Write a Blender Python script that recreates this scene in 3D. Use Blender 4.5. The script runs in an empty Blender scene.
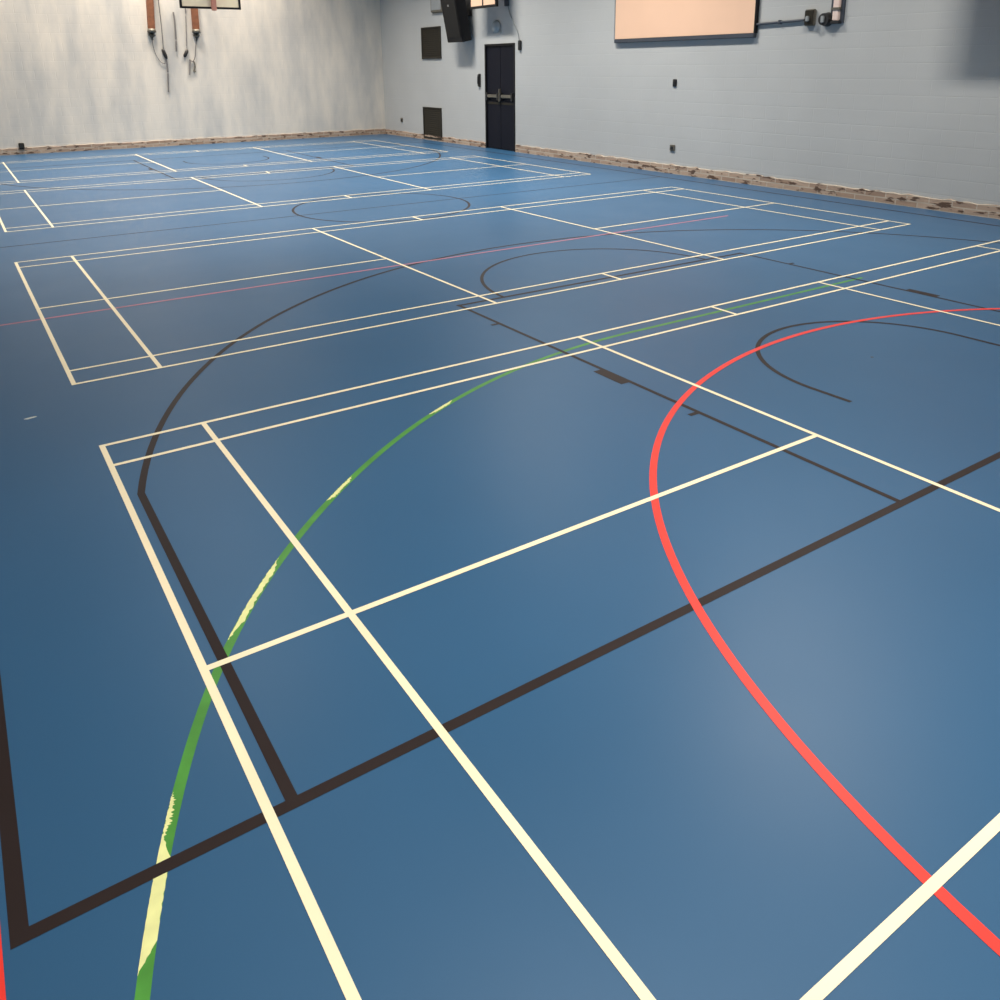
import bpy, bmesh, math, random
from mathutils import Vector, Matrix
random.seed(7)
C = bpy.context.scene.collection
S = 0.65                       # floor-marking unit (court metres) to scene metres
XR, YB = 9.945, 17.29          # inner faces of the right wall and of the back wall
XL, YF, ZC = -1.25, -5.6, 6.4  # left wall, front wall, ceiling

# ------------------------------------------------------------------ materials
def srgb(r, g, b):
    f = lambda c: c/12.92 if c <= .04045 else ((c+.055)/1.055)**2.4
    return (f(r/255), f(g/255), f(b/255), 1)

def mat(name, col, rough=.5, metal=0., noise=.06, scale=8., spec=.5, bump=0.):
    m = bpy.data.materials.new(name); m.use_nodes = True
    nt = m.node_tree; b = nt.nodes['Principled BSDF']
    b.inputs['Roughness'].default_value = rough
    b.inputs['Metallic'].default_value = metal
    b.inputs['Specular IOR Level'].default_value = spec
    tc = nt.nodes.new('ShaderNodeTexCoord')
    n = nt.nodes.new('ShaderNodeTexNoise'); n.inputs['Scale'].default_value = scale; n.inputs['Detail'].default_value = 4
    nt.links.new(tc.outputs['Object'], n.inputs['Vector'])
    r = nt.nodes.new('ShaderNodeValToRGB')
    r.color_ramp.elements[0].position = .3; r.color_ramp.elements[1].position = .7
    r.color_ramp.elements[0].color = tuple(c*(1-noise) for c in col[:3])+(1,)
    r.color_ramp.elements[1].color = tuple(min(1, c*(1+noise)) for c in col[:3])+(1,)
    nt.links.new(n.outputs['Fac'], r.inputs['Fac'])
    nt.links.new(r.outputs['Color'], b.inputs['Base Color'])
    if bump:
        bp = nt.nodes.new('ShaderNodeBump'); bp.inputs['Strength'].default_value = bump; bp.inputs['Distance'].default_value = .01
        nt.links.new(n.outputs['Fac'], bp.inputs['Height']); nt.links.new(bp.outputs['Normal'], b.inputs['Normal'])
    return m

def block_wall(name, col, axis):
    """painted concrete blockwork: one paint colour, block joints only as relief"""
    m = mat(name, col, .55, noise=.035, scale=.8, spec=.35)
    nt = m.node_tree; b = nt.nodes['Principled BSDF']
    tc = nt.nodes.new('ShaderNodeTexCoord'); sx = nt.nodes.new('ShaderNodeSeparateXYZ'); cb = nt.nodes.new('ShaderNodeCombineXYZ')
    nt.links.new(tc.outputs['Object'], sx.inputs[0])
    nt.links.new(sx.outputs['Y' if axis == 'x' else 'X'], cb.inputs['X']); nt.links.new(sx.outputs['Z'], cb.inputs['Y'])
    br = nt.nodes.new('ShaderNodeTexBrick')
    br.inputs['Scale'].default_value = 1; br.inputs['Brick Width'].default_value = .42; br.inputs['Row Height'].default_value = .2
    br.inputs['Mortar Size'].default_value = .008; br.inputs['Mortar Smooth'].default_value = .6
    nt.links.new(cb.outputs[0], br.inputs['Vector'])
    n = nt.nodes.new('ShaderNodeTexNoise'); n.inputs['Scale'].default_value = 30; nt.links.new(tc.outputs['Object'], n.inputs['Vector'])
    inv = nt.nodes.new('ShaderNodeMath'); inv.operation = 'SUBTRACT'; inv.inputs[0].default_value = 1
    nt.links.new(br.outputs['Fac'], inv.inputs[1])
    ad = nt.nodes.new('ShaderNodeMath'); ad.operation = 'MULTIPLY_ADD'; ad.inputs[1].default_value = .25
    nt.links.new(n.outputs['Fac'], ad.inputs[0]); nt.links.new(inv.outputs[0], ad.inputs[2])
    bp = nt.nodes.new('ShaderNodeBump'); bp.inputs['Strength'].default_value = .25; bp.inputs['Distance'].default_value = .006
    nt.links.new(ad.outputs[0], bp.inputs['Height']); nt.links.new(bp.outputs['Normal'], b.inputs['Normal'])
    return m

def brick_strip(name, axis):
    """bare, chipped brick course along the foot of the wall"""
    m = bpy.data.materials.new(name); m.use_nodes = True
    nt = m.node_tree; b = nt.nodes['Principled BSDF']; b.inputs['Roughness'].default_value = .85
    tc = nt.nodes.new('ShaderNodeTexCoord'); sx = nt.nodes.new('ShaderNodeSeparateXYZ'); cb = nt.nodes.new('ShaderNodeCombineXYZ')
    nt.links.new(tc.outputs['Object'], sx.inputs[0])
    nt.links.new(sx.outputs['Y' if axis == 'x' else 'X'], cb.inputs['X']); nt.links.new(sx.outputs['Z'], cb.inputs['Y'])
    br = nt.nodes.new('ShaderNodeTexBrick')
    br.inputs['Scale'].default_value = 1; br.inputs['Brick Width'].default_value = .3; br.inputs['Row Height'].default_value = .074
    br.inputs['Mortar Size'].default_value = .008; br.inputs['Bias'].default_value = -.1
    br.inputs['Color1'].default_value = srgb(184, 162, 144); br.inputs['Color2'].default_value = srgb(156, 130, 112); br.inputs['Mortar'].default_value = srgb(190, 178, 162)
    nt.links.new(cb.outputs[0], br.inputs['Vector'])
    n = nt.nodes.new('ShaderNodeTexNoise'); n.inputs['Scale'].default_value = 5.5; n.inputs['Detail'].default_value = 5
    mp = nt.nodes.new('ShaderNodeMapping'); mp.inputs['Scale'].default_value = (1, 1, 3.5)
    nt.links.new(tc.outputs['Object'], mp.inputs[0]); nt.links.new(mp.outputs[0], n.inputs['Vector'])
    r = nt.nodes.new('ShaderNodeValToRGB'); r.color_ramp.elements[0].position = .56; r.color_ramp.elements[1].position = .62
    nt.links.new(n.outputs['Fac'], r.inputs['Fac'])
    mx = nt.nodes.new('ShaderNodeMix'); mx.data_type = 'RGBA'
    nt.links.new(r.outputs['Color'], mx.inputs[0]); nt.links.new(br.outputs['Color'], mx.inputs[6]); mx.inputs[7].default_value = srgb(92, 72, 60)
    nt.links.new(mx.outputs[2], b.inputs['Base Color'])
    bp = nt.nodes.new('ShaderNodeBump'); bp.inputs['Strength'].default_value = .8; bp.inputs['Distance'].default_value = .012
    nt.links.new(n.outputs['Fac'], bp.inputs['Height']); nt.links.new(bp.outputs['Normal'], b.inputs['Normal'])
    return m

def floor_mat():
    m = mat('blue_sports_vinyl', srgb(47, 89, 126), .35, noise=.06, scale=.55, spec=.4)
    nt = m.node_tree; b = nt.nodes['Principled BSDF']
    tc = nt.nodes.new('ShaderNodeTexCoord')
    n = nt.nodes.new('ShaderNodeTexNoise'); n.inputs['Scale'].default_value = 1.2; n.inputs['Detail'].default_value = 3
    nt.links.new(tc.outputs['Object'], n.inputs['Vector'])
    mr = nt.nodes.new('ShaderNodeMapRange'); mr.inputs['To Min'].default_value = .33; mr.inputs['To Max'].default_value = .42
    nt.links.new(n.outputs['Fac'], mr.inputs['Value']); nt.links.new(mr.outputs[0], b.inputs['Roughness'])
    g = nt.nodes.new('ShaderNodeTexNoise'); g.inputs['Scale'].default_value = 220
    nt.links.new(tc.outputs['Object'], g.inputs['Vector'])
    bp = nt.nodes.new('ShaderNodeBump'); bp.inputs['Strength'].default_value = .02; bp.inputs['Distance'].default_value = .001
    nt.links.new(g.outputs['Fac'], bp.inputs['Height']); nt.links.new(bp.outputs['Normal'], b.inputs['Normal'])
    return m

M = dict(
    floor=floor_mat(),
    wall_back=block_wall('cream_painted_blockwork', srgb(216, 210, 200), 'y'),
    wall_side=block_wall('pale_grey_painted_blockwork', srgb(185, 188, 189), 'x'),
    ceiling=mat('ceiling_paint', srgb(150, 150, 146), .8),
    brick_x=brick_strip('bare_brick_along_side', 'x'), brick_y=brick_strip('bare_brick_along_end', 'y'),
    white=mat('cream_white_line_paint', srgb(246, 232, 198), .4, noise=.05, scale=3),
    black=mat('dark_brown_line_paint', srgb(40, 30, 29), .5, spec=.25, noise=.08, scale=4),
    red=mat('red_line_paint', srgb(228, 56, 46), .42, noise=.05, scale=4),
    faded_red=mat('faded_red_line_paint', srgb(170, 108, 128), .42, noise=.2, scale=3),
    green=mat('green_line_paint', srgb(72, 140, 56), .4, noise=.18, scale=9),
    worn=mat('worn_pale_yellow_paint', srgb(226, 228, 160), .4, noise=.1, scale=14),
    navy=mat('navy_door_paint', srgb(17, 19, 31), .6, spec=.2),
    frame=mat('black_frame_paint', srgb(22, 22, 25), .5, spec=.25),
    steel=mat('brushed_steel', srgb(170, 172, 175), .35, .8),
    dullsteel=mat('dull_metal', srgb(120, 116, 106), .45, .5),
    vent=mat('dark_olive_metal', srgb(45, 42, 35), .6, spec=.25),
    grey=mat('grey_plastic', srgb(150, 155, 158), .5),
    lightgrey=mat('pale_grey_plastic', srgb(160, 168, 172), .5),
    black_pl=mat('black_plastic', srgb(40, 40, 41), .5),
    cabinet=mat('black_speaker_cloth', srgb(38, 37, 36), .8, spec=.2, noise=.1, scale=60, bump=.3),
    wood=mat('brown_stained_wood', srgb(132, 86, 62), .5, noise=.2, scale=12),
    board=mat('cream_backboard_paint', srgb(255, 236, 206), .5),
    peach=mat('peach_board_surface', srgb(240, 200, 172), .6, noise=.025, scale=1.5),
    rope=mat('grey_cord', srgb(122, 120, 120), .8),
    pipe=mat('dark_conduit', srgb(66, 72, 82), .45),
    trunk=mat('pinkish_white_trunking', srgb(236, 214, 205), .45),
    rim=mat('orange_red_rim_paint', srgb(214, 150, 132), .4),
    fleck=mat('pale_scuff', srgb(190, 195, 190), .7),
)

# ------------------------------------------------------------------ helpers
def put(name, bm, m, parent=None, smooth=False):
    bmesh.ops.recalc_face_normals(bm, faces=bm.faces)
    me = bpy.data.meshes.new(name); bm.to_mesh(me); bm.free()
    me.materials.append(M[m])
    if smooth:
        for p in me.polygons: p.use_smooth = True
    o = bpy.data.objects.new(name, me); C.objects.link(o)
    if parent:
        o.parent = parent; o.matrix_parent_inverse = Matrix.Translation(-parent.location)
    return o

def tag(o, label, cat, group=None):
    o['label'] = label; o['category'] = cat
    if group: o['group'] = group
    return o

def thing(name, label, cat, loc, group=None):
    o = bpy.data.objects.new(name, None); o.empty_display_size = .1; o.location = loc; C.objects.link(o)
    return tag(o, label, cat, group)

def box(bm, x0, x1, y0, y1, z0, z1, bev=0):
    r = bmesh.ops.create_cube(bm, size=1)
    for v in r['verts']:
        v.co = Vector((x0+(v.co.x+.5)*(x1-x0), y0+(v.co.y+.5)*(y1-y0), z0+(v.co.z+.5)*(z1-z0)))
    if bev:
        es = list({e for v in r['verts'] for e in v.link_edges})
        bmesh.ops.bevel(bm, geom=es, offset=bev, segments=2, affect='EDGES')
    return bm

def bx(*a, bev=0): return box(bmesh.new(), *a, bev=bev)

NS = [0]
def strip(bm, L, R, z, closed=False):
    """a painted ribbon between two edge polylines; each coat of paint lies over the coats before it"""
    n = len(L); NS[0] += 1; z += (NS[0] % 40)*.000004
    t = [[bm.verts.new((p[0], p[1], h)) for p in E] for h in (z-.0001, z) for E in (L, R)]
    for i in range(n if closed else n-1):
        j = (i+1) % n
        bm.faces.new((t[2][i], t[2][j], t[3][j], t[3][i]))
        bm.faces.new((t[0][i], t[1][i], t[1][j], t[0][j]))
        bm.faces.new((t[0][i], t[0][j], t[2][j], t[2][i]))
        bm.faces.new((t[1][i], t[3][i], t[3][j], t[1][j]))
    if not closed:
        for i in (0, n-1): bm.faces.new((t[0][i], t[2][i], t[3][i], t[1][i]))
    return bm

def seg(x0, y0, x1, y1, w, z):
    """straight line marking, given in court units"""
    d = Vector((x1-x0, y1-y0)).normalized(); nx, ny = -d.y*w/2, d.x*w/2
    return strip(bmesh.new(), [((x0+nx)*S, (y0+ny)*S), ((x1+nx)*S, (y1+ny)*S)], [((x0-nx)*S, (y0-ny)*S), ((x1-nx)*S, (y1-ny)*S)], z)

def poly(pts, w, z, closed=False):
    """curved or bent line marking through points in court units"""
    n = len(pts); L = []; R = []
    P = [Vector(p) for p in pts]
    for i in range(n):
        a = P[(i-1) % n] if (closed or i) else P[i]; b = P[(i+1) % n] if (closed or i < n-1) else P[i]
        d = (b-a).normalized(); nn = Vector((-d.y, d.x))
        k = 1
        if 0 < i < n-1:
            d1 = (P[i]-P[i-1]).normalized(); k = 1/max(.5, abs(d.dot(d1)))
        L.append(((P[i]+nn*w/2*k)*S)); R.append(((P[i]-nn*w/2*k)*S))
    return strip(bmesh.new(), L, R, z, closed)

def arc(cx, cy, r, a0, a1, n=48):
    return [(cx+r*math.cos(math.radians(a0+(a1-a0)*i/n)), cy+r*math.sin(math.radians(a0+(a1-a0)*i/n))) for i in range(n+1)]

def tube(pts, r, seg_=10):
    bm = bmesh.new(); rings = []
    P = [Vector(p) for p in pts]
    for i, p in enumerate(P):
        d = (P[min(i+1, len(P)-1)]-P[max(i-1, 0)]).normalized()
        a = d.cross(Vector((0, 0, 1)))
        if a.length < .05: a = d.cross(Vector((1, 0, 0)))
        a.normalize(); b = d.cross(a)
        rr = r[i] if isinstance(r, (list, tuple)) else r
        rings.append([bm.verts.new(p+(a*math.cos(t)+b*math.sin(t))*rr) for t in (2*math.pi*k/seg_ for k in range(seg_))])
    for q, w in zip(rings, rings[1:]):
        for k in range(seg_): bm.faces.new((q[k], q[(k+1) % seg_], w[(k+1) % seg_], w[k]))
    bm.faces.new(rings[0]); bm.faces.new(rings[-1][::-1])
    return bm

def smooth_pts(pts, n=6):
    P = [Vector(p) for p in pts]; out = []
    for i in range(len(P)-1):
        p0, p1, p2, p3 = P[max(i-1, 0)], P[i], P[i+1], P[min(i+2, len(P)-1)]
        for k in range(n):
            t = k/n
            out.append(.5*((2*p1)+(p2-p0)*t+(2*p0-5*p1+4*p2-p3)*t*t+(3*p1-p0-3*p2+p3)*t**3))
    return out+[P[-1]]

def struct(name, bm, m, parent=None):
    o = put(name, bm, m, parent)
    if not parent: o['kind'] = 'structure'
    return o

# ------------------------------------------------------------------ the hall
struct('floor', bx(XL-.2, XR+.2, YF-.2, YB+.2, -.12, 0), 'floor')
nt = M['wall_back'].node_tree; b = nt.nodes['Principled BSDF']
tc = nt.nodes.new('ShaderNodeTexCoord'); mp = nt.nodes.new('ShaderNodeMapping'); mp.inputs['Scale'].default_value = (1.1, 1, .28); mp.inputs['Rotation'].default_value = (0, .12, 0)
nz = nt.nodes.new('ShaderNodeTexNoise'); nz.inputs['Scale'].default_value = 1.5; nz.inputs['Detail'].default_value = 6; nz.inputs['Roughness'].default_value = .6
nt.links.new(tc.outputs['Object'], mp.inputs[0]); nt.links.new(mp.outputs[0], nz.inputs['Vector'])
cr = nt.nodes.new('ShaderNodeValToRGB'); cr.color_ramp.elements[0].position = .36; cr.color_ramp.elements[1].position = .6  # uneven lamp light on the back wall, painted in as soft upright streaks
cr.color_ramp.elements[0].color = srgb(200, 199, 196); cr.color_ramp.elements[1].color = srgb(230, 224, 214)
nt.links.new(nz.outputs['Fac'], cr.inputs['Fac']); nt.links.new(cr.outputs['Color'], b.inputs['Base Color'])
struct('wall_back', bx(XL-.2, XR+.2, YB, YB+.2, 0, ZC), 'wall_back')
DY0, DY1, DZ = 10.85, 12.04, 2.275
bm = bmesh.new()
box(bm, XR, XR+.2, YF-.2, DY0, 0, ZC); box(bm, XR, XR+.2, DY1, YB, 0, ZC); box(bm, XR, XR+.2, DY0, DY1, DZ, ZC)
struct('wall_right', bm, 'wall_side')
struct('wall_left', bx(XL-.2, XL, YF-.2, YB, 0, ZC), 'wall_side')
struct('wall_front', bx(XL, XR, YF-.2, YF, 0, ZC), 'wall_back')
struct('ceiling', bx(XL-.2, XR+.2, YF-.2, YB+.2, ZC, ZC+.15), 'ceiling')

def ragged(along, a0, a1, f, h, dep):
    """bare brick course whose top edge is chipped and uneven"""
    bm = bmesh.new(); n = max(2, int(abs(a1-a0)/.11)); rows = []
    for i in range(n+1):
        a = a0+(a1-a0)*i/n; hh = h+random.uniform(-.012, .014); dd = dep+random.uniform(-.004, .006)
        q = [(f, 0), (f-dd, 0), (f-dd, hh), (f, hh+.004)]
        rows.append([bm.verts.new((p[0], a, p[1]) if along == 'y' else (a, p[0], p[1])) for p in q])
    for r0, r1 in zip(rows, rows[1:]):
        for k in range(4): bm.faces.new((r0[k], r0[(k+1) % 4], r1[(k+1) % 4], r1[k]))
    bm.faces.new(rows[0]); bm.faces.new(rows[-1][::-1])
    return bm
struct('baseboard_back', ragged('x', XL, XR-.03, YB, .14, .02), 'brick_y')
bm = ragged('y', YF, DY0-.02, XR, .15, .02)
struct('baseboard_right', bm, 'brick_x')
struct('baseboard_corner', ragged('y', DY1+.02, YB, XR, .12, .02), 'brick_x')

# double door
door = bpy.data.objects.new('door_1', None); door.location = (XR, (DY0+DY1)/2, 0); C.objects.link(door)
door['kind'] = 'structure'
bm = bmesh.new(); t = .045
box(bm, XR-.012, XR+.1, DY0, DY0+t, 0, DZ); box(bm, XR-.012, XR+.1, DY1-t, DY1, 0, DZ); box(bm, XR-.012, XR+.1, DY0+t, DY1-t, DZ-t, DZ)
put('door_frame', bm, 'frame', door)
ym = (DY0+DY1)/2
for a, b in ((DY0+t, ym-.004), (ym+.004, DY1-t)):
    leaf = put('door_leaf', bx(XR+.02, XR+.065, a, b, .012, DZ-t-.003, bev=.004), 'navy', door)
    pb = put('panic_bar', bx(XR-.035, XR+.0, a+.07, b-.07, 1.13, 1.20, bev=.01), 'dullsteel', leaf)
    bm = bmesh.new()
    for yy in (a+.05, b-.05): box(bm, XR-.045, XR+.02, yy-.03, yy+.03, 1.07, 1.24, bev=.008)
    put('bar_bracket', bm, 'black_pl', leaf)
    put('rail_strip', bx(XR+.012, XR+.02, a+.01, b-.01, .985, 1.03), 'vent', leaf)
put('latch_post', bx(XR-.03, XR+.02, ym-.02, ym+.02, 1.05, 1.32, bev=.006), 'dullsteel', door)

# ------------------------------------------------------------------ floor markings
ZG, ZB, ZR, ZW = .0004, .0009, .0013, .0017
U = [.02, .78, 4.684, 6.699, 8.714, 12.624, 13.51]
V = [.02, .42, 2.982, 5.535, 5.936]
def court(x0, y0, label, TL=(0, 0), BL=(0, 0), TR=(0, 0), BR=(0, 0)):
    t = thing('badminton_court_marking', label, 'court marking', ((x0+6.7)*S, (y0-3)*S, 0), 'white badminton courts painted on the floor')
    w = .04
    def at(u, v):          # the courts were set out by hand: each corner is a little off square
        a, b = u/13.4, v/5.94
        d = [TL[k]*(1-a)*(1-b)+TR[k]*a*(1-b)+BL[k]*(1-a)*b+BR[k]*a*b for k in (0, 1)]
        return x0+u+d[0], y0-v+d[1]
    def line(n, u0, v0, u1, v1): put(n, seg(*at(u0, v0), *at(u1, v1), w, ZW), 'white', t)
    h = w/2
    for u in (U[0], U[6]): line('baseline', u, V[0]-h, u, V[4]+h)
    for v in (V[0], V[4]): line('doubles_sideline', U[0]-h, v, U[6]+h, v)
    for v in (V[1], V[3]): line('singles_sideline', U[0], v, U[6], v)
    for u in (U[1], U[5]): line('long_service_line', u, V[0]-h, u, V[4]+h)
    for u in (U[2], U[4]): line('short_service_line', u, V[0]-h, u, V[4]+h)
    line('centre_line', U[0], V[2], U[2], V[2]); line('centre_line', U[4], V[2], U[6], V[2])
    line('net_mark', U[3], V[0], U[3], V[1]); line('net_mark', U[3], V[3], U[3], V[4])
    return t
court(0, 0, 'white badminton court lines nearest the viewer, crossed by the red and green arcs', (-.02, .02), (-.016, 0))
court(-.021, 7.563, 'white badminton court second from the viewer, its whole outline in view', (-.04, .1), (0, -.06), (0, 0), (.03, 0))
court(-.01, 16.49, 'white badminton court third from the viewer, just beyond the black centre circle')
court(-.01, 24.06, 'farthest white badminton court, running along the foot of the cream back wall')

bk = thing('basketball_court_marking', 'dark brown and black basketball court lines with a three point arc and key', 'court marking', (6.72*S, 9.05*S, 0))
def dk(n, bm): return put(n, bm, 'black', bk)
BX0, BX1, BY0, BY1 = -.85, 14.6, -3.945, 22.0
w = .055
dk('sideline', seg(BX0, BY0-w/2, BX0, BY1+w/2, .058, ZB)); dk('sideline', seg(BX1, BY0-w/2, BX1, BY1+w/2, w, ZB))
dk('end_line', seg(BX0-w/2, BY0, BX1+w/2, BY0, w, ZB)); dk('end_line', seg(BX0-w/2, BY1, BX1+w/2, BY1, w, ZB))
dk('halfway_line', seg(BX0, 9.05, BX1, 9.05, .035, ZB))
dk('centre_circle', poly(arc(6.74, 9.1, 1.81, 0, 360, 72)[:-1], .05, ZB, True))
cx = 6.75
for sgn in (1, -1):
    f = lambda p: [(a, b) if sgn > 0 else (a, BY0+BY1-b) for a, b in p]
    ctr_y, r, dx = -2.52, 6.83, 6.65
    a0 = math.degrees(math.acos(dx/r))
    pts = [(cx-dx, BY0)]+arc(cx, ctr_y, r, 180-a0, a0, 100)+[(cx+dx, BY0)]
    dk('three_point_line', poly(f(pts), .05, ZB))
    for sx_ in (-1, 1):
        dk('key_line', poly(f([(cx+sx_*2.5, BY0), (cx+sx_*2.5, 1.8)]), .042, ZB))
        blk = seg(*f([(cx+sx_*2.55, -1.3)])[0], *f([(cx+sx_*2.55, -.9)])[0], .12, ZB)
        dk('neutral_zone_block', blk)
        for yy in (-2.14, .88):
            dk('lane_tick', poly(f([(cx+sx_*2.5, yy), (cx+sx_*2.61, yy)]), .045, ZB))
    dk('free_throw_line', poly(f([(cx-2.53, 1.77), (cx+2.53, 1.77)]), .05, ZB))
    dk('free_throw_semicircle', poly(f(arc(6.7, 1.77, 1.8, 180, 0, 48)), .045, ZB))
    dk('no_charge_semicircle', poly(f([(5.48, -2.72)]+arc(6.74, -2.32, 1.27, 180, 0, 40)+[(8.02, -2.72)]), .045, ZB))

nb = thing('netball_court_marking', 'red netball lines with a large semicircle at the right and one straight line across', 'court marking', (6.72*S, -1*S, 0))
put('goal_semicircle', poly([(6.8+(4.99+.085*math.exp(-((a-133)/26)**2))*math.cos(math.radians(a)), -6.28+(4.99+.085*math.exp(-((a-133)/26)**2))*math.sin(math.radians(a))) for a in (180-1.5*k for k in range(121))], .052, ZR), 'red', nb)
put('third_line', seg(-.95, 4.08, 11.6, 4.12, .05, ZR), 'faded_red', nb)
put('sideline', seg(-.932, -6.3, -.932, 9.0, .06, ZR), 'red', nb)
put('goal_line', seg(-.98, -6.3, 14.2, -6.3, .055, ZR), 'red', nb)

gn = thing('goal_area_marking', 'green goal area arc with worn pale yellow patches, at the left', 'court marking', (2*S, -2*S, 0))
GC = (5.25, -6.3)
def grad(a): return 6.1+.045*math.exp(-((a-146)/12)**2)
put('arc_line', poly([(GC[0]+grad(a)*math.cos(math.radians(a)), GC[1]+grad(a)*math.sin(math.radians(a))) for a in range(172, 89, -1)]+[(6, -.2), (7.5, -.2), (9.4, -.2)], .047, ZG), 'green', gn)
def worn(a0, a1, i0, i1, jag):
    """a patch where the green has worn off: angle range and span across the line (-1 outer .. 1 inner), ragged edges"""
    n = 40; L = []; R = []
    for k in range(n+1):
        f = k/n; a = math.radians(a0+(a1-a0)*f)
        e = min(1, 5*f, 5*(1-f))
        lo = i0+random.uniform(-jag, jag)*.5; hi = i0+(i1-i0)*e+random.uniform(-jag, jag)
        lo = max(-1, min(1, lo)); hi = max(lo+.05, min(1, hi))
        for E, q in ((L, lo), (R, hi)):
            rr = grad(math.degrees(a))-q*.0235
            E.append(((GC[0]+rr*math.cos(a))*S, (GC[1]+rr*math.sin(a))*S))
    put('worn_patch', strip(bmesh.new(), L, R, ZG+.0002), 'worn', gn)['label'] = 'pale yellow worn patch'
worn(156.0, 160.9, -1, 1, .12)
worn(154.2, 156.3, -1, -.2, .35)
worn(138.8, 145.6, -.9, .55, .25)
worn(129.0, 132.4, -.8, .4, .3)
worn(114.8, 118, -.9, .4, .25)

# scuffs on the floor
def fleck(x, y, r, label, m):
    bm = bmesh.new(); n = 9
    P = [(math.cos(2*math.pi*k/n)*r*random.uniform(.5, 1.2), math.sin(2*math.pi*k/n)*r*.5*random.uniform(.5, 1.2)) for k in range(n)]
    vs = [bm.verts.new((p[0], p[1], .0002)) for p in P]; vt = [bm.verts.new((p[0]*.8, p[1]*.8, .0012)) for p in P]
    bm.faces.new(vt); bm.faces.new(vs[::-1])
    for k in range(n): bm.faces.new((vs[k], vs[(k+1) % n], vt[(k+1) % n], vt[k]))
    o = put('paint_fleck', bm, m); o.location = (x, y, 0)
    return tag(o, label, 'paint fleck')

# ------------------------------------------------------------------ right wall fittings
def vent(y0, y1, z0, z1, label):
    t = thing('wall_vent', label, 'wall vent', (XR, (y0+y1)/2, z0), 'dark louvred wall vents')
    bm = bmesh.new(); e = .035
    box(bm, XR-.03, XR, y0, y1, z0, z0+e); box(bm, XR-.03, XR, y0, y1, z1-e, z1)
    box(bm, XR-.03, XR, y0, y0+e, z0+e, z1-e); box(bm, XR-.03, XR, y1-e, y1, z0+e, z1-e)
    put('vent_frame', bm, 'vent', t)
    bm = bmesh.new(); n = 14; h = (z1-z0-2*e)/n
    for i in range(n):
        z = z0+e+i*h
        vs = [bm.verts.new(p) for p in ((XR-.024, y0+e, z), (XR-.024, y1-e, z), (XR-.004, y1-e, z+h), (XR-.004, y0+e, z+h),
                                        (XR-.021, y0+e, z-.004), (XR-.021, y1-e, z-.004), (XR-.001, y1-e, z+h-.004), (XR-.001, y0+e, z+h-.004))]
        for q in ((0, 1, 2, 3), (7, 6, 5, 4), (0, 4, 5, 1), (1, 5, 6, 2), (2, 6, 7, 3), (3, 7, 4, 0)): bm.faces.new([vs[k] for k in q])
    put('louvre', bm, 'vent', t)
vent(14.0, 14.96, 1.99, 2.74, 'upper of two dark olive wall vents left of the door, beside the loudspeaker')
vent(14.07, 15.0, .04, .82, 'lower of two dark olive wall vents left of the door, at floor level')

# loudspeaker, tilted down
def tilted(y0, y1, d0, depth, h, z0, ang):
    """box hanging by the wall: bottom back edge at distance d0 from the wall, leaning out by ang"""
    ca, sa = math.cos(ang), math.sin(ang)
    def P(dep, y, up): return Vector((XR-d0-dep*ca-up*sa, y, z0+up*ca-dep*sa*1))
    return P
P = tilted(12.41, 13.09, .10, .25, 1.15, 2.375, math.radians(10.5))
sp = thing('loudspeaker', 'black loudspeaker tilted down on the right wall, left of the door', 'loudspeaker', (XR, 12.75, 2.37))
def hexa(P, a, b, c, bev=.0):
    bm = bmesh.new()
    vs = [bm.verts.new(P(x, y, z)) for x in a for y in b for z in c]
    for q in ((0, 1, 3, 2), (4, 6, 7, 5), (0, 4, 5, 1), (2, 3, 7, 6), (0, 2, 6, 4), (1, 5, 7, 3)): bm.faces.new([vs[k] for k in q])
    if bev: bmesh.ops.bevel(bm, geom=list(bm.edges), offset=bev, segments=2, affect='EDGES')
    return bm
put('cabinet', hexa(P, (0, .25), (12.41, 13.09), (0, 1.15), .012), 'frame', sp)
put('grille', hexa(P, (.25, .262), (12.45, 13.05), (.1, 1.11), .004), 'cabinet', sp)
put('badge', hexa(P, (.262, .268), (12.73, 12.78), (.78, .82)), 'steel', sp)
bm = hexa(P, (-.12, 0), (12.6, 12.9), (.75, .81)); box(bm, XR-.02, XR, 12.55, 12.95, 2.9, 3.35)
put('wall_mount', bm, 'black_pl', sp)

t = thing('junction_box', 'grey square wall box partly hidden behind the loudspeaker', 'junction box', (XR, 14.1, 3.05))
put('mount_plate', bx(XR-.006, XR, 13.78, 14.38, 3.04, 3.62), 'dullsteel', t)
put('box_body', bx(XR-.07, XR-.006, 13.8, 14.36, 3.06, 3.6, bev=.01), 'dullsteel', t)
put('box_cover', bx(XR-.08, XR-.07, 13.85, 14.31, 3.11, 3.55), 'grey', t)

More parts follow.
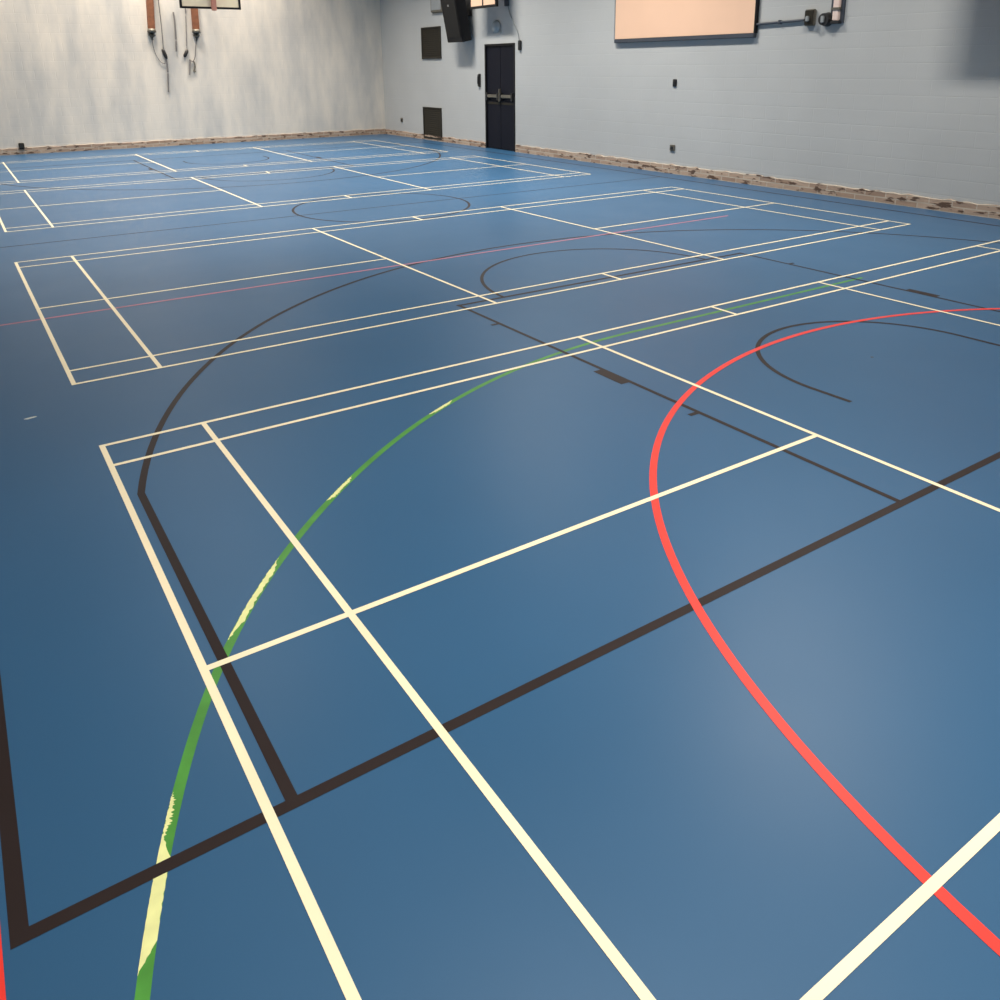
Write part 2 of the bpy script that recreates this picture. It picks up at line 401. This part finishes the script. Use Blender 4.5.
# wall mounted practice backboards
def backboard(y0, y1, z0, z1, d, label, divider, name='practice_backboard'):
    t = thing(name, label, 'backboard', (XR, (y0+y1)/2, z0))
    x = XR-d; e = .05
    put('panel', bx(x, x+.03, y0+e, y1-e, z0+e, z1-e), 'peach', t)
    bm = bmesh.new()
    box(bm, x-.012, x+.04, y0, y1, z0, z0+e); box(bm, x-.012, x+.04, y0, y1, z1-e, z1)
    box(bm, x-.012, x+.04, y0, y0+e, z0+e, z1-e); box(bm, x-.012, x+.04, y1-e, y1, z0+e, z1-e)
    put('edge_frame', bm, 'frame', t)
    if divider: put('divider', bx(x-.01, x-.0005, (y0+y1)/2-.02, (y0+y1)/2+.02, z0+e, z1-e), 'frame', t)
    for yy in (y0+.25*(y1-y0), y0+.75*(y1-y0)):
        for zz in (z0+.25*(z1-z0), z0+.75*(z1-z0)):
            put('mount_arm', bx(x+.04, XR, yy-.02, yy+.02, zz-.02, zz+.02), 'dullsteel', t)
    return t
backboard(10.93, 12.0, 2.995, 3.8, .4, 'small peach backboard with a dark frame above the navy door', True)
backboard(-.5, 1.36, 2.52, 3.75, .55, 'peach backboard high on the right wall, out of view, added to shade the wall below', False)  # unseen board, added and placed to cast the shadow on the wall below

t = thing('alarm_sounder', 'pale blue grey domed sounder on the wall above the navy door', 'alarm', (XR, 11.52, 2.62))
bm = bmesh.new(); bmesh.ops.create_uvsphere(bm, u_segments=20, v_segments=12, radius=1)
for v in bm.verts: v.co = Vector((XR-.02-max(0, v.co.z)*.09+min(0, v.co.z)*-.02, 11.52+v.co.x*.15, 2.63+v.co.y*.13))
put('dome', bm, 'lightgrey', t, True)
put('mount_plate', bx(XR-.02, XR, 11.36, 11.68, 2.49, 2.54, bev=.006), 'lightgrey', t)

t = thing('wall_cable', 'dark cable drooping down the wall to the upper right of the door', 'cable', (XR, 10.9, 2.5))
put('cord', tube(smooth_pts([(XR-.02, 11.1, 3.1), (XR-.012, 11.04, 2.9), (XR-.012, 10.9, 2.7), (XR-.012, 10.74, 2.5), (XR-.012, 10.69, 2.36), (XR-.012, 10.66, 2.22)]), .008), 'grey', t)
put('plug', bx(XR-.05, XR, 10.6, 10.68, 2.12, 2.32, bev=.01), 'black_pl', t)
put('upper_clamp', bx(XR-.06, XR, 11.05, 11.17, 3.02, 3.22, bev=.01), 'pipe', t)

t = thing('card_reader', 'black oblong door entry unit on the wall just left of the navy door', 'door entry unit', (XR, 12.27, 1.36))
put('mount_plate', bx(XR-.008, XR, 12.225, 12.315, 1.35, 1.64), 'black_pl', t)
put('housing', bx(XR-.05, XR-.008, 12.235, 12.305, 1.36, 1.63, bev=.012), 'black_pl', t)
put('reader_face', bx(XR-.056, XR-.05, 12.245, 12.295, 1.42, 1.58), 'frame', t)

def plate(y, z, w, h, label, name, cat, m='dullsteel'):
    t = thing(name, label, cat, (XR, y, z))
    put('plate', bx(XR-.022, XR, y-w/2, y+w/2, z-h/2, z+h/2, bev=.006), m, t)
    bm = bmesh.new(); box(bm, XR-.034, XR-.022, y-w*.24, y+w*.24, z-h*.24, z+h*.24, bev=.003)
    put('insert', bm, 'black_pl', t)
plate(16.25, .43, .1, .11, 'small grey wall socket low on the right wall near the hall corner', 'wall_socket', 'socket')
plate(6.105, 1.51, .085, .12, 'small dark switch on the right wall below the peach board', 'wall_switch', 'switch', 'black_pl')
plate(6.09, .437, .115, .105, 'small grey socket low on the right wall, under the dark switch', 'wall_socket', 'socket')

# big peach board
t = thing('wall_board', 'large blank peach board high on the right wall with a dark bottom rail', 'board', (XR, 6.08, 2.24))
put('board_panel', bx(XR-.05, XR, 4.48, 7.61, 2.25, 4.1, bev=.004), 'peach', t)
put('bottom_rail', bx(XR-.07, XR, 4.46, 7.61, 2.185, 2.25, bev=.008), 'pipe', t)
put('side_trim', bx(XR-.056, XR, 4.45, 4.48, 2.25, 4.1), 'frame', t)
put('side_trim', bx(XR-.056, XR, 7.61, 7.635, 2.25, 4.1), 'grey', t)

t = thing('conduit_pipe', 'thin dark horizontal conduit running from the peach board to a metal box', 'pipe', (XR, 4, 2.39))
put('pipe_run', tube([(XR-.03, 4.447, 2.372), (XR-.03, 3.9, 2.386), (XR-.03, 3.62, 2.395)], .018), 'pipe', t)
put('mount_clip', bx(XR-.05, XR, 4.02, 4.05, 2.355, 2.412), 'pipe', t)
t = thing('switch_box', 'dull metal switch box at the right end of the thin conduit', 'switch box', (XR, 3.52, 2.31))
put('box_body', bx(XR-.06, XR, 3.44, 3.6, 2.31, 2.53, bev=.012), 'dullsteel', t)
put('box_lid', bx(XR-.072, XR-.06, 3.455, 3.585, 2.325, 2.515), 'vent', t)
put('toggle', bx(XR-.11, XR-.072, 3.5, 3.55, 2.37, 2.44, bev=.008), 'grey', t)
t = thing('wall_isolator', 'small round dark isolator at the foot of the pinkish trunking', 'isolator', (XR, 3.26, 2.29))
bm = bmesh.new(); bmesh.ops.create_cone(bm, cap_ends=True, segments=24, radius1=.095, radius2=.08, depth=.1)
bmesh.ops.rotate(bm, verts=bm.verts, matrix=Matrix.Rotation(-math.pi/2, 3, 'Y')); bmesh.ops.translate(bm, verts=bm.verts, vec=(XR-.05, 3.26, 2.385))
put('isolator_body', bm, 'black_pl', t)
put('isolator_knob', bx(XR-.13, XR-.1, 3.235, 3.285, 2.34, 2.43, bev=.008), 'grey', t)
t = thing('cable_trunking', 'pinkish white vertical trunking coming down the right wall beside the isolator', 'trunking', (XR, 3.1, 2.33))
put('trunk_body', bx(XR-.07, XR, 3.05, 3.15, 2.36, 4.6, bev=.012), 'trunk', t)
put('trunk_back', bx(XR-.03, XR, 3.0, 3.2, 2.33, 4.6), 'pipe', t)
put('end_cap', bx(XR-.08, XR, 3.03, 3.17, 2.32, 2.36, bev=.006), 'black_pl', t)
put('clamp', bx(XR-.082, XR, 3.035, 3.165, 2.5, 2.53), 'dullsteel', t)

# ------------------------------------------------------------------ back wall: basketball goal and its cords
g = thing('basketball_goal', 'cream basketball backboard with black frame held off the back wall by brown posts', 'basketball goal', (4.55, YB, 3.0))
yb = 13.97
x0, x1, z0, z1, e = 3.94, 5.16, 2.985, 3.86, .04
put('backboard', bx(x0+e, x1-e, yb, yb+.03, z0+e, z1-e), 'board', g)
bm = bmesh.new()
box(bm, x0, x1, yb-.012, yb+.04, z0, z0+e); box(bm, x0, x1, yb-.012, yb+.04, z1-e, z1)
box(bm, x0, x0+e, yb-.012, yb+.04, z0+e, z1-e); box(bm, x1-e, x1, yb-.012, yb+.04, z0+e, z1-e)
put('board_frame', bm, 'frame', g)
put('rim_bracket', bx(4.55, 4.65, yb-.06, yb-.012, 2.95, 3.26, bev=.01), 'rim', g)
put('rim', tube([(4.6+.2*math.cos(a), yb-.28+.2*math.sin(a), 3.25) for a in (2*math.pi*k/32 for k in range(33))], .01, 8), 'rim', g, True)
def post(xt, xb):
    bm = bmesh.new(); zb = 2.69
    f = lambda z: xt+(xb-xt)*(5.2-z)/(5.2-zb)
    vs = [bm.verts.new((f(z)+sx*.078, y, z)) for z in (zb, 5.2) for sx in (-1, 1) for y in (YB-.07, YB)]
    for q in ((0, 1, 3, 2), (4, 6, 7, 5), (0, 4, 5, 1), (2, 3, 7, 6), (0, 2, 6, 4), (1, 5, 7, 3)): bm.faces.new([vs[k] for k in q])
    p = put('wall_post', bm, 'wood', g)
    put('metal_tip', tube([(xb, YB-.05, 2.72), (xb, YB-.05, 2.64), (xb-.005, YB-.05, 2.58), (xb-.01, YB-.05, 2.47)], [.085, .1, .085, .03], 14), 'dullsteel', p, True)
    arm = put('support_arm', tube([(xt, YB-.03, 3.72), (xt, yb+.035, 3.72)], .03), 'dullsteel', g)
post(4.16, 4.02); post(5.09, 5.035)

def cord(pts, label, toggle=None, r=.012, tail=None, hook=False):
    t = thing('hanging_cord', label, 'cord', (pts[-1][0], YB, pts[-1][1]), 'cords hanging below the basketball goal')
    y = YB-.03
    put('cord', tube(smooth_pts([(a, y, b) for a, b in pts]), r, 8), 'rope', t)
    if toggle:
        (a, b), (c, d) = toggle
        put('toggle', tube([(a, y, b), (a+(c-a)*.2, y, b+(d-b)*.2), (a+(c-a)*.8, y, b+(d-b)*.8), (c, y, d)], [.02, .04, .04, .02], 10), 'black_pl', t, True)
    if hook: put('hook', tube(smooth_pts([(4.905, y, 1.985), (4.925, y, 1.9), (4.91, y, 1.8), (4.885, y, 1.74), (4.93, y, 1.75)]), .018, 8), 'dullsteel', t)
    if tail: put('tail', tube(smooth_pts([(a, y, b) for a, b in tail]), .018, 8), 'rope', t)
cord([(4.245, 3.6), (4.25, 3.3), (4.252, 2.9), (4.245, 2.5), (4.235, 2.25)], 'long thin cord with a black toggle, nearest the left brown post', ((4.22, 2.27), (4.29, 2.04)), .011, [(4.28, 2.05), (4.28, 1.75), (4.262, 1.5), (4.245, 1.27)])
cord([(4.01, 2.466), (4.02, 2.3), (4.06, 2.13), (4.13, 1.99), (4.2, 1.94), (4.25, 1.945)], 'loose curved cord drooping from the tip of the left brown post', None, .008)
cord([(4.558, 3.1), (4.56, 2.9), (4.548, 2.5), (4.528, 2.21)], 'short stiff dark cord hanging alone between the two brown posts', None, .018)
cord([(4.855, 3.6), (4.83, 3.0), (4.79, 2.5), (4.775, 2.24)], 'straight cord with a slanting black toggle, left of the right brown post', ((4.79, 2.25), (4.70, 2.08)), .011)
cord([(5.025, 2.466), (4.985, 2.3), (4.955, 2.1), (4.9, 1.99), (4.85, 1.99), (4.81, 2.02)], 'cord dropping from the tip of the right brown post with two hooked tails', None, .011, [(4.825, 2.02), (4.81, 1.9), (4.775, 1.66)], True)
t = thing('skirting_socket', 'dark brown box at the foot of the back wall, far left', 'socket', (.98, YB, .1))
put('box_body', bx(.93, 1.04, YB-.06, YB, .12, .25, bev=.01), 'vent', t)
put('box_face', bx(.95, 1.02, YB-.066, YB-.06, .14, .23), 'black_pl', t)

fleck(-.41*S, .93*S, .03, 'small pale scuff on the blue floor left of the second badminton court', 'fleck')
fleck(6.65*S, -2.15*S, .02, 'small dark scuff on the blue floor inside the small black semicircle', 'pipe')

# ------------------------------------------------------------------ light: high ceiling lamps
def lamp(x, y, power, size=.45, length=3.6, col=(1, .93, .83), spread=150, aim=(0, 0, -1), z=None):
    l = bpy.data.lights.new('hall_lamp', 'AREA'); l.shape = 'RECTANGLE'; l.size = size; l.size_y = length; l.energy = power; l.color = col; l.spread = math.radians(spread)
    o = bpy.data.objects.new('hall_lamp', l); C.objects.link(o); o.location = (x, y, z or ZC-.15)
    o.rotation_euler = Vector(aim).to_track_quat('-Z', 'Y').to_euler()
    return o
for yy, pw in ((11.7, 275), (6.3, 290), (.9, 185)): lamp(7.2, yy, pw, spread=120, length=2.2)
for xx, yy, pw in ((1.9, 11.7, 200), (1.9, 6.3, 200), (1.6, -3.4, 205)): lamp(xx, yy, pw, spread=110)  # last one is added near the camera to brighten the foreground floor
for xx, pw in ((.9, 105), (3.8, 145), (6.4, 120)): lamp(xx, YB-1.3, pw, 1.0, 1.0, (1, .88, .74), 110)

w = bpy.data.worlds.new('World'); bpy.context.scene.world = w; w.use_nodes = True
w.node_tree.nodes['Background'].inputs[0].default_value = (.5, .6, .75, 1); w.node_tree.nodes['Background'].inputs[1].default_value = .05

# ------------------------------------------------------------------ camera
cam = bpy.data.cameras.new('camera'); co = bpy.data.objects.new('camera', cam); C.objects.link(co)
cam.sensor_width = 36; cam.sensor_fit = 'HORIZONTAL'; cam.lens = 36*.8304766; cam.shift_x = 0; cam.shift_y = -.2
cam.clip_start = .05; cam.clip_end = 100
right = Vector((.8349043, -.5503213, -.0090162)); down = Vector((-.1568239, -.2221548, -.9623167)); fwd = Vector((.5275804, .8048563, -.2717816))
m = Matrix((right, -down, -fwd)).transposed().to_4x4(); m.translation = Vector((-.41587, -4.28556, 1.81858))
co.matrix_world = m
sc = bpy.context.scene; sc.camera = co
vs = sc.view_settings; vs.view_transform = 'Standard'; vs.look = 'None'; vs.gamma = 1; vs.use_curve_mapping = False; vs.exposure = 0.0
